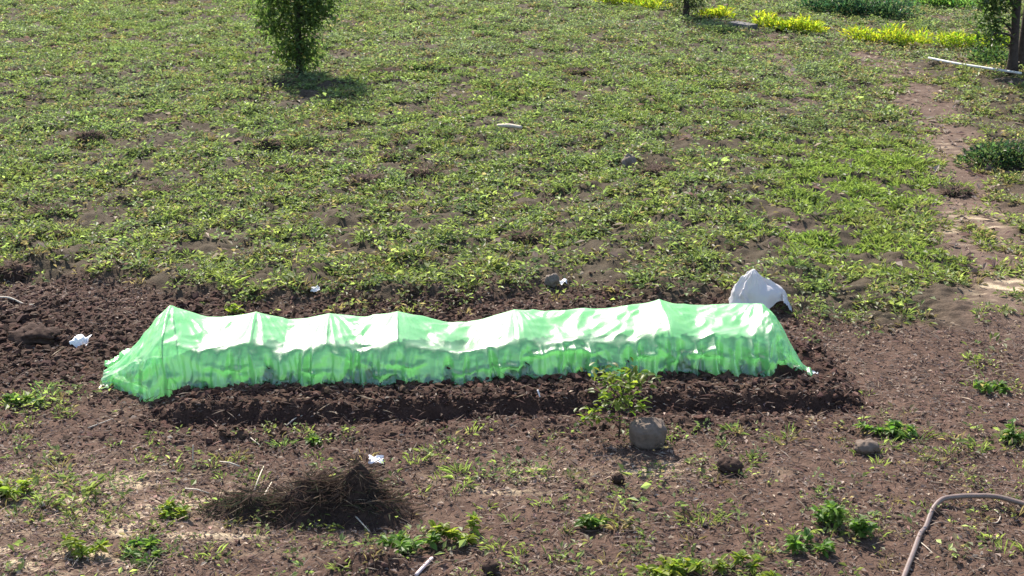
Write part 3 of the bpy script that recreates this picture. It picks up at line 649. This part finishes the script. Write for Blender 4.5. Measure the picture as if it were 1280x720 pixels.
# ------------------------------------------------------------------ heap of pulled weeds
def build_heap():
    c = at(385, 640); r = thing('weed_heap', 'dark heap of pulled dry weeds and straw in the left foreground', 'weed heap', c)
    nx, ny = 110, 60
    u, v = np.meshgrid(np.linspace(-1.0, 0.95, nx), np.linspace(-.42, .42, ny), indexing='ij')
    x = u * .82
    def hh(x, y):
        g = lambda a, b, sx, sy, h: h * np.exp(-((x - a) / sx) ** 2 - ((y - b) / sy) ** 2)
        z = np.maximum(np.maximum(g(.33, .03, .23, .17, .37), g(.02, .02, .28, .17, .26)), np.maximum(g(-.42, 0, .30, .15, .14), g(.52, -.08, .22, .16, .18)))
        return z * (1 + .28 * np.clip(fbm(x * 6, y * 6, 95, 3), -1, .8))
    z = hh(x, v) - 0.012
    P = np.stack([c[0] + x, c[1] + v, c[2] + z], -1).reshape(-1, 3)
    i = np.arange(nx - 1)[:, None] * ny; j = np.arange(ny - 1)[None]
    part('heap_core', P, np.stack([i + j, i + ny + j, i + ny + j + 1, i + j + 1], -1).reshape(-1, 4), M_soil, r, smooth=True)
    N = 5000; X = rng.uniform(-.85, .8, N); Yy = rng.normal(0, .14, N); zz = hh(X, Yy); k = rng.random(N) < np.clip(zz * 6 + .08, 0, 1); X, Yy, zz = X[k], Yy[k], zz[k]; N = len(X)
    pal = np.array([(.06, .042, .034), (.10, .072, .055), (.045, .05, .028), (.24, .19, .14), (.08, .05, .04)])
    left = (X < -.2); ch = np.where(left & (rng.random(N) < .5), 2, rng.choice(5, N, p=[.36, .25, .17, .06, .16])); col = pal[ch] * np.exp(rng.normal(0, .2, (N, 1)))
    L = rng.uniform(.05, .24, N); tw = np.where(rng.random(N) < .12, 2.4, 1.0)
    V, Fc, cc = leaves(np.stack([c[0] + X, c[1] + Yy, c[2] + zz - .02], 1), rng.uniform(0, 6.28, N), rng.normal(.02, .30, N), L, rng.uniform(.003, .007, N) * tw, col, droop=.06)
    part('dry_stems', V, Fc, M_dry, r, col=cc)['kind'] = 'stuff'
    for (a0, b0, z0, a1, b1, z1) in [(432, 642, .16, 462, 672, .02), (430, 622, .2, 458, 628, .1), (318, 622, .13, 330, 590, .25), (232, 618, .05, 262, 624, .05), (325, 640, .1, 340, 610, .2), (300, 590, .1, 275, 584, .06), (436, 638, .18, 455, 650, .1)]:
        V, G = tube(np.array([at(a0, b0), at(a1, b1)]) * 1.0, [.006, .004], 6)
        p0 = at(a0, b0); p1 = at(a1, b1); V, G = tube(np.array([p0, (p0 + p1) / 2 + [0, 0, .012], p1]) + np.array([0, 0, .05]), [.0065, .006, .004], 6)
        part('stalk', V, G, M_wood, r, smooth=True)
build_heap()

# ------------------------------------------------------------------ plants
def weed_plant(px, py, w, h, n, label, col, grp='larger weeds in the foreground', ll=(.05, .10), name='weed_plant', flat_=False):
    c = at(px, py); c[2] = float(ground_h(np.array([c[0]]), np.array([c[1]]))[0]) - .005
    r = thing(name, label, 'weed', c, grp)
    ns = max(4, int(w / .06)); stems = []; B = []; A = []; E = []
    for k in range(ns):
        a = rng.uniform(0, 6.28); rad = math.sqrt(rng.random()) * w * .5
        p0 = c + np.array([math.cos(a) * rad * .75, math.sin(a) * rad * .5, 0]); hh = h * rng.uniform(.55, 1.1) * (1 - .45 * (rad / (w * .5)) ** 2)
        p1 = p0 + np.array([math.cos(a) * rad * .35 + rng.normal(0, .015), math.sin(a) * rad * .3 + rng.normal(0, .015), hh])
        P = spline(np.array([p0, (p0 + p1) / 2 + rng.normal(0, .008, 3), p1]), 7); stems.append(tube(P, np.linspace(.004, .0018, 7), 5))
        m = max(4, n // ns); t = rng.uniform(.25, 1, m); B.append(p0 + (p1 - p0) * t[:, None]); A.append(rng.uniform(0, 6.28, m)); E.append(rng.uniform(-.1, .9, m))
    for V, G in stems: part('stem', V, G, M_stem, r, smooth=True)
    B = np.vstack(B); A = np.concatenate(A); E = np.concatenate(E); N = len(B); L = rng.uniform(*ll, N)
    V, Fc, cc = leaves(B, A, E, L, L * rng.uniform(.36, .5, N), vary(col, N, .22, .07), rich=True, droop=.25)
    part('leaves', V, Fc, M_leaf, r, col=cc)['kind'] = 'stuff'
M_stem = mat_plain('green_stem', (0.10, 0.12, 0.05), rough=0.7, scale=30)
GR = (0.095, 0.16, 0.035); YG = (0.16, 0.20, 0.035)
for a in [(1062, 660, .44, .26, 260, 'tall bushy green weed on bare soil left of the hose', GR),
          (575, 672, .40, .17, 170, 'bright green weed in the bottom middle, just right of another weed', YG),
          (515, 686, .36, .15, 150, 'green weed right of the dark weed heap', GR),
          (890, 716, .80, .14, 380, 'wide patch of bright green weeds at the bottom edge', YG),
          (1113, 543, .46, .09, 200, 'low green weed patch on bare soil right of the bed', GR),
          (18, 622, .34, .13, 130, 'bright green weed at the left edge of the foreground', YG),
          (105, 690, .24, .20, 110, 'upright green weed in the lower left corner', YG),
          (215, 643, .20, .13, 90, 'small bright green weed left of the dark weed heap', YG),
          (1273, 556, .24, .22, 100, 'green weed at the right edge above the hose', GR),
          (1240, 492, .30, .11, 90, 'low green weed near the right edge, above another weed', GR),
          (293, 394, .13, .16, 50, 'small yellow-green seedling behind the left part of the tunnel', YG),
          (25, 508, .34, .11, 110, 'green weeds at the left edge beside the dug soil', GR),
          (395, 552, .17, .06, 50, 'tiny green weed on bare soil below the tunnel', GR),
          (1010, 690, .30, .12, 110, 'small leafy weed left of the tall bushy weed', GR),
          (745, 662, .28, .10, 80, 'small green weed on bare soil, bottom right of centre', GR),
          (180, 692, .40, .07, 110, 'low mat of green weeds at the bottom left', GR)]:
    weed_plant(*a)

def build_sapling():
    c = at(773, 547); r = thing('sapling', 'young leafy sapling growing in front of the green tunnel', 'sapling', c)
    sc = 1 / 146.0
    def pt(px, py, dy=0.0):                                  # a place on the sapling's own upright plane
        dx, ddy, dz = ray(px, py); t = (c[1] + dy) / ddy; return np.array([dx * t, c[1] + dy, CAM_H + dz * t])
    main = [c - [0, 0, .03], pt(775, 530), pt(774, 512), pt(778, 495, .02), pt(782, 478, .0)]
    tw = [main, [pt(775, 522), pt(760, 521, -.03), pt(745, 524, -.06)], [pt(775, 512), pt(765, 504, .04), pt(758, 500, .06)], [pt(777, 500), pt(765, 486, -.03), pt(751, 470, -.05)],
          [pt(778, 494), pt(792, 482, .05), pt(799, 474, .08)], [pt(775, 514), pt(788, 510, .05), pt(798, 508, .08)], [pt(778, 490), pt(775, 478, -.08), pt(776, 468, -.1)]]
    V, G = join([tube(spline(np.array(t), 12), np.linspace(.009 if k == 0 else .005, .0025, 12), 7) for k, t in enumerate(tw)])
    part('stem', V, G, M_bark, r, smooth=True)
    cl = [(742, 520, -.05, 16, .06), (734, 522, -.06, 8, .04), (758, 499, .05, 16, .06), (772, 504, .0, 16, .08), (752, 471, -.05, 14, .06), (775, 474, -.1, 24, .08), (797, 474, .06, 28, .08), (786, 484, 0, 26, .09), (796, 508, .07, 12, .05), (780, 512, -.04, 12, .07), (762, 484, -.02, 10, .06)]
    B = np.vstack([pt(a, b, d) + rng.normal(0, s, (n, 3)) * [1, 1, .6] for a, b, d, n, s in cl for n in [int(n * 1.55)]]); N = len(B); L = rng.uniform(.055, .10, N)
    V, Fc, cc = leaves(B, rng.uniform(0, 6.28, N), rng.uniform(-.2, 1.1, N), L, L * .46, vary((.10, .135, .025), N, .25, .08), rich=True, droop=.2)
    F1 = np.array([[0, 2, 1], [0, 3, 2], [1, 2, 5], [1, 5, 4], [2, 3, 6], [2, 6, 5], [4, 5, 7], [5, 6, 7]])
    for k in range(N): part('leaf', V[k * 8:k * 8 + 8], F1, M_tree, r, col=cc[k * 8:k * 8 + 8], smooth=True)
build_sapling()

# ------------------------------------------------------------------ trees
def tree(name, label, px, py, h, tr, limbs, clumps, nleaf, ll, col, group=None, trunks=None, cat='tree'):
    c = at(px, py); c[2] -= .03; r = thing(name, label, cat, c, group)
    tubes = []
    for tp in (trunks or [[(0, 0, 0), (.03, .02, .35), (.0, .05, .7), (.04, 0, 1.0)]]):
        P = spline(np.array(tp) * np.array([1, 1, h]) + c, 24); rad = np.interp(np.linspace(0, 1, 24), [0, .06, .5, 1], [tr * 1.5, tr, tr * .7, tr * .18]); tubes.append(tube(P, rad, 12, wob=.03))
    for k in range(limbs):
        z0 = h * rng.uniform(.12, .8); cl = clumps[k % len(clumps)]
        e = c + np.array(cl[:3]) + rng.normal(0, .12, 3); s0 = c + np.array([0, 0, min(z0, cl[2] * .8)])
        tubes.append(tube(spline(np.array([s0, (s0 + e) / 2 + rng.normal(0, .08, 3) + [0, 0, .06], e]), 10), np.linspace(tr * .36, tr * .07, 10), 7))
    V, G = join(tubes); part('trunk', V, G, M_bark, r, smooth=True)
    w = np.array([cl[3] ** 2 * cl[4] * (3.0 if cl[2] < 2.2 else 1.0) for cl in clumps]); w /= w.sum(); B = []
    for cl, k in zip(clumps, w):
        n = int(nleaf * k); d = rng.normal(0, 1, (n, 3)); d /= np.linalg.norm(d, axis=1)[:, None]; rad = rng.random(n)[:, None] ** .45
        B.append(c + np.array(cl[:3]) + d * rad * np.array([cl[3], cl[3], cl[4]]) * np.exp(rng.normal(0, .22, (n, 1))))
    B = np.vstack(B); B = B[B[:, 2] > c[2] + .05]; N = len(B); L = rng.uniform(*ll, N)
    V, Fc, cc = leaves(B, rng.uniform(0, 6.28, N), rng.normal(-.1, .6, N), L, L * rng.uniform(.3, .48, N), vary(col, N, .25, .06))
    part('crown', V, Fc, M_tree, r, col=cc)['kind'] = 'stuff'
cl = [(0, 0, .45, .32, .42), (0, 0, .3, .26, .3), (-.26, 0, .42, .28, .28), (-.66, 0, 1.1, .2, .2), (.72, .05, 1.55, .24, .22), (-.62, 0, 1.75, .26, .2), (.24, 0, .45, .28, .3), (-.28, .05, .70, .36, .34), (.12, 0, .75, .36, .36), (-.45, 0, 1.0, .34, .3), (.48, 0, 1.2, .4, .3), (.1, 0, 1.1, .48, .42), (-.1, 0, 1.6, .62, .5), (.38, .1, 1.45, .38, .34), (-.48, -.05, 1.35, .36, .28), (.2, .1, 2.1, .62, .5), (-.25, 0, 2.4, .58, .5), (.1, 0, 2.9, .5, .5), (.0, 0, 3.3, .3, .35), (-.35, -.1, .95, .24, .25), (.5, 0, 1.75, .3, .3)]
tree('small_tree', 'small dark leafy tree standing in the weeds at the upper left', 374, 93, 3.8, .06, 12, cl, 6200, (.08, .15), (.08, .12, .04))
cl2 = [(0, 0, .5, .36, .42), (.1, 0, 1.1, .5, .5), (-.15, 0, 1.7, .6, .55), (.15, 0, 2.3, .55, .5), (0, 0, 2.9, .4, .45), (-.28, 0, .35, .24, .28), (.25, -.1, .4, .24, .26)]
tree('small_tree', 'dark grey-green tree foot at the top edge between yellow hedge pieces', 857, 22, 3.0, .07, 8, cl2, 3600, (.06, .12), (.055, .07, .035))
cl3 = [(-.55, -.1, .9, .36, .45), (-.45, 0, 1.5, .48, .5), (-.75, .1, 1.9, .45, .4), (-.3, .1, .6, .26, .3), (-.9, 0, 2.6, .8, .6), (.4, 0, 3.4, 1.2, .9), (-.8, 0, 4.2, 1.2, .9), (.6, .3, 5.0, 1.4, 1.0), (-.5, -.4, 5.6, 1.4, 1.0), (0, 0, 6.6, 1.2, .9), (1.4, 0, 4.4, 1.0, .8), (1.5, -.5, 6, 1.1, .8), (.6, -.7, 6.2, 1.2, .8)]
tree('shade_tree', 'tall tree with two dark trunks at the top right corner', 1265, 92, 7.0, .085, 14, cl3, 20000, (.09, .17), (.05, .08, .028),
     trunks=[[(0, 0, 0), (-.05, .02, .3), (.1, 0, .65), (.2, 0, 1.0)], [(.26, .35, 0), (.30, .3, .3), (.5, .3, .65), (.9, .2, .95)]])

def bush(name, label, cat, pts, w, h, n, ll, col, group=None, elr=(.2, 1.3), wid=.22, mat=None):
    P = np.array([at(a, b) for a, b in pts]); c = P.mean(0); c[2] = P[:, 2].min(); r = thing(name, label, cat, c, group)
    t = rng.uniform(0, len(P) - 1.001, n); k = t.astype(int); f = (t - k)[:, None]; base = P[k] * (1 - f) + P[k + 1] * f
    lm = 0.75 + .5 * (fbm(base[:, 0] * 3, base[:, 1] * 3, 300 + len(label), 2) + .3)
    a = rng.uniform(0, 6.28, n); rad = np.sqrt(rng.random(n)) * w / 2
    hz = np.sqrt(np.clip(1 - (rad / (w / 2)) ** 2, 0, 1)) * h * lm * rng.random(n) ** .5
    B = base + np.stack([np.cos(a) * rad, np.sin(a) * rad, hz], 1); L = rng.uniform(*ll, n)
    V, Fc, cc = leaves(B, a + rng.normal(0, .6, n), rng.uniform(*elr, n), L, L * rng.uniform(wid * .8, wid * 1.4, n), np.where(rng.random((n, 1)) < .3, vary(np.array(col) * [.5, .72, .9], n, .2, .07), vary(col, n, .25, .09)))
    st = []
    for q_ in range(max(5, n // 140)):
        b = base[rng.integers(n)]; e = b + np.array([rng.normal(0, w * .2), rng.normal(0, w * .2), h * rng.uniform(.5, .9)]); b = b - [0, 0, .03]
        st.append(tube(np.array([b, (b + e) / 2 + rng.normal(0, .02, 3), e]), [.012, .009, .004], 5))
    for V2, G2 in st: part('stem', V2, G2, M_bark, r, smooth=True)
    part('foliage', V, Fc, mat or M_leaf, r, col=cc)['kind'] = 'stuff'
YH = (0.29, 0.31, 0.03); HG = 'pieces of the low yellow hedge'
bush('border_hedge', 'piece of low yellow-green hedge left of the dark tree foot at the top', 'hedge', [(752, 4), (790, 8), (828, 14)], .42, .30, 900, (.10, .18), YH, HG)
bush('border_hedge', 'short tuft of yellow-green hedge just right of the dark tree foot', 'hedge', [(880, 22), (895, 23), (908, 24)], .40, .30, 420, (.10, .18), YH, HG)
bush('border_hedge', 'brightest yellow hedge piece, between grey slab and brown gap at the top right', 'hedge', [(945, 34), (975, 38), (1003, 41), (1022, 45)], .42, .32, 1100, (.10, .18), YH, HG)
bush('border_hedge', 'long yellow-green hedge piece in the middle of the top right row', 'hedge', [(1062, 50), (1095, 54), (1125, 57), (1154, 60)], .42, .32, 1000, (.10, .17), YH, HG)
bush('border_hedge', 'rightmost yellow-green hedge piece ending at the two-trunked tree', 'hedge', [(1172, 58), (1205, 60), (1240, 60), (1255, 62)], .42, .32, 900, (.10, .17), (.24, .29, .03), HG)
bush('low_bush', 'wide dark blue-green bush at the top edge above the yellow hedge', 'bush', [(1012, 14), (1050, 18), (1090, 20), (1128, 24)], 1.0, .55, 2600, (.08, .14), (.04, .075, .045), None, wid=.4, mat=M_tree)  # shade of a tree over weeds, put into dark leaf colour
bush('low_bush', 'bright green leafy bush at the top edge left of the two-trunked tree', 'bush', [(1150, 8), (1185, 9), (1215, 12)], .9, .35, 1300, (.08, .14), (.10, .17, .05), None, wid=.4)
bush('low_bush', 'dark green low bush at the right edge beside the worn path', 'bush', [(1222, 208), (1250, 204), (1290, 206)], .7, .34, 1200, (.06, .11), (.045, .07, .035), None, wid=.4, mat=M_tree)  # added foliage, coloured dark to stand for shade cast by a tree
bush('low_bush', 'leafy dark green sprouts at the foot of the two-trunked tree', 'bush', [(1218, 74), (1240, 80), (1256, 84)], .5, .30, 700, (.07, .12), (.055, .09, .04), None, wid=.4, mat=M_tree)

# ------------------------------------------------------------------ hose, pipe, sticks, scraps
def stick(name, label, cat, pts, rad, mat, n=40, lift=0.01, seg=8, wob=0.0, group=None, straight=False):
    P = []
    for a in pts:
        p = at(a[0], a[1]); p[2] = float(ground_h(np.array([p[0]]), np.array([p[1]]))[0]) + lift + (a[2] if len(a) > 2 else 0); P.append(p)
    if straight:
        z0 = max(p[2] for p in P[:2]); z1 = max(p[2] for p in P[-2:])
        for k, p in enumerate(P): p[2] = z0 + (z1 - z0) * k / (len(P) - 1)
    S = spline(np.array(P), n); V, G = tube(S, rad if np.isscalar(rad) else np.interp(np.linspace(0, 1, n), np.linspace(0, 1, len(rad)), rad), seg, wob=wob)
    c = P[0] if len(P) < 3 else P[len(P) // 2]
    return tag(solo(name, V, G, mat, loc=c, smooth=True), label, cat, group)
stick('garden_hose', 'dusty brown garden hose curving over the bare soil at lower right', 'hose',
      [(1112, 770), (1130, 722), (1141, 694), (1150, 670), (1157, 660), (1165, 642, .01), (1176, 633, .03), (1192, 630, .05), (1215, 630, .055), (1245, 633, .06), (1282, 642, .065), (1340, 655, .05), (1400, 664)], .019, M_hose, n=120, lift=.016, seg=14)
stick('twig', 'short pale twig sticking out beside the hose bend', 'twig', [(1150, 678), (1158, 686), (1166, 692)], [.005, .003], M_wood, 12)
stick('twig', 'thin curled pale twig under the hose near the right edge', 'twig', [(1243, 640), (1250, 646), (1247, 654), (1240, 657)], [.005, .003], M_wood, 14, lift=.012)
stick('white_pipe', 'long thin whitish pipe lying in the weeds near the two-trunked tree', 'pipe', [(1160, 80, .05), (1195, 86, .05), (1235, 92, .05), (1276, 98, .04)], .024, M_pipe, 30, lift=.05, straight=True)
stick('pink_stick', 'pinkish stick at the bottom edge beside the soil mound', 'stick', [(520, 722), (530, 710), (540, 700)], .013, M_pink, 14, lift=.014)
stick('white_stick', 'short white stick upright in the bed before the tunnel', 'stick', [(675, 497, 0.0), (672, 496, .06)], [.006, .008], M_paper, 8)
stick('thin_stake', 'thin pale straw standing in the soil above the weed heap', 'stick', [(241, 578, 0), (243, 577, .14)], [.006, .004], M_wood, 8)
stick('straw_stem', 'long pale straw lying slantwise below the left end of the tunnel', 'stick', [(303, 538), (314, 548), (325, 558)], [.006, .004], M_wood, 12)
stick('straw_stem', 'pale straw lying on the soil left of the weed heap', 'stick', [(110, 536), (128, 529), (142, 525)], [.006, .004], M_wood, 12)
stick('straw_stem', 'pale straw lying below the middle of the bed edge', 'stick', [(358, 535), (368, 527), (378, 520)], [.006, .004], M_wood, 12)
stick('bleached_branch', 'pale thin branch on the dug soil at the left edge', 'branch', [(-12, 374), (10, 377), (30, 380), (42, 384)], [.012, .007], M_wood, 20, lift=.02)
stick('wood_piece', 'pale piece of wood lying in the middle of the weedy field', 'wood piece', [(622, 163, .04), (638, 165, .05), (652, 167, .04)], [.03, .035, .025], M_wood, 16, lift=.05, wob=.05)
def scrap(label, px, py, w, d, h, seed, name='white_scrap', mat=None, tilt=.3):
    c = at(px, py); c[2] = float(ground_h(np.array([c[0]]), np.array([c[1]]))[0])
    u, v = np.meshgrid(np.linspace(-1, 1, 22), np.linspace(-1, 1, 18), indexing='ij')
    e = 1 + .25 * pn(u * 1.5 + seed, v * 1.5, seed)
    z = h * (.55 + .7 * fbm(u * .9, v * .9 + seed, seed, 2)) + tilt * h * v + .012
    P = np.stack([c[0] + u * w / 2 * e, c[1] + v * d / 2 * e, c[2] + np.maximum(z, .006)], -1)
    i = np.arange(21)[:, None] * 18; j = np.arange(17)[None]; Q = np.stack([i + j, i + 18 + j, i + 19 + j, i + 1 + j], -1).reshape(-1, 4)
    tag(solo(name, P.reshape(-1, 3), Q, mat or M_paper, loc=c, smooth=True), label, 'scrap')
scrap('crumpled white paper scrap on the dark dug soil left of the tunnel', 101, 431, .15, .16, .09, 3)
scrap('small white scrap on bare soil right of the weed heap', 470, 580, .12, .09, .035, 5)
scrap('tiny white scrap at the weed edge behind the left half of the tunnel', 394, 364, .10, .08, .05, 7)
scrap('tiny white scrap beside the small grey stone above the tunnel', 704, 357, .09, .07, .04, 9)
scrap('tiny white scrap at the right foot of the tunnel', 1019, 467, .06, .05, .03, 11)
def slab():
    a, b = at(915, 32), at(941, 37); e = (b - a) / np.linalg.norm(b - a); p = np.array([-e[1], e[0], 0]); V = []
    for s_, base in ((0, a), (1, b)):
        for w_, z in ((-.14, -.05), (.14, -.05), (.13, .10), (-.13, .09)): V.append(base + p * w_ + np.array([0, 0, z + .012 * s_]))
    Q = np.array([(0, 1, 2, 3), (7, 6, 5, 4), (0, 4, 5, 1), (1, 5, 6, 2), (2, 6, 7, 3), (3, 7, 4, 0)])
    tag(solo('stone_slab', np.array(V), Q, M_slab, loc=a), 'flat grey kerb slab between two yellow hedge pieces', 'slab')
slab()
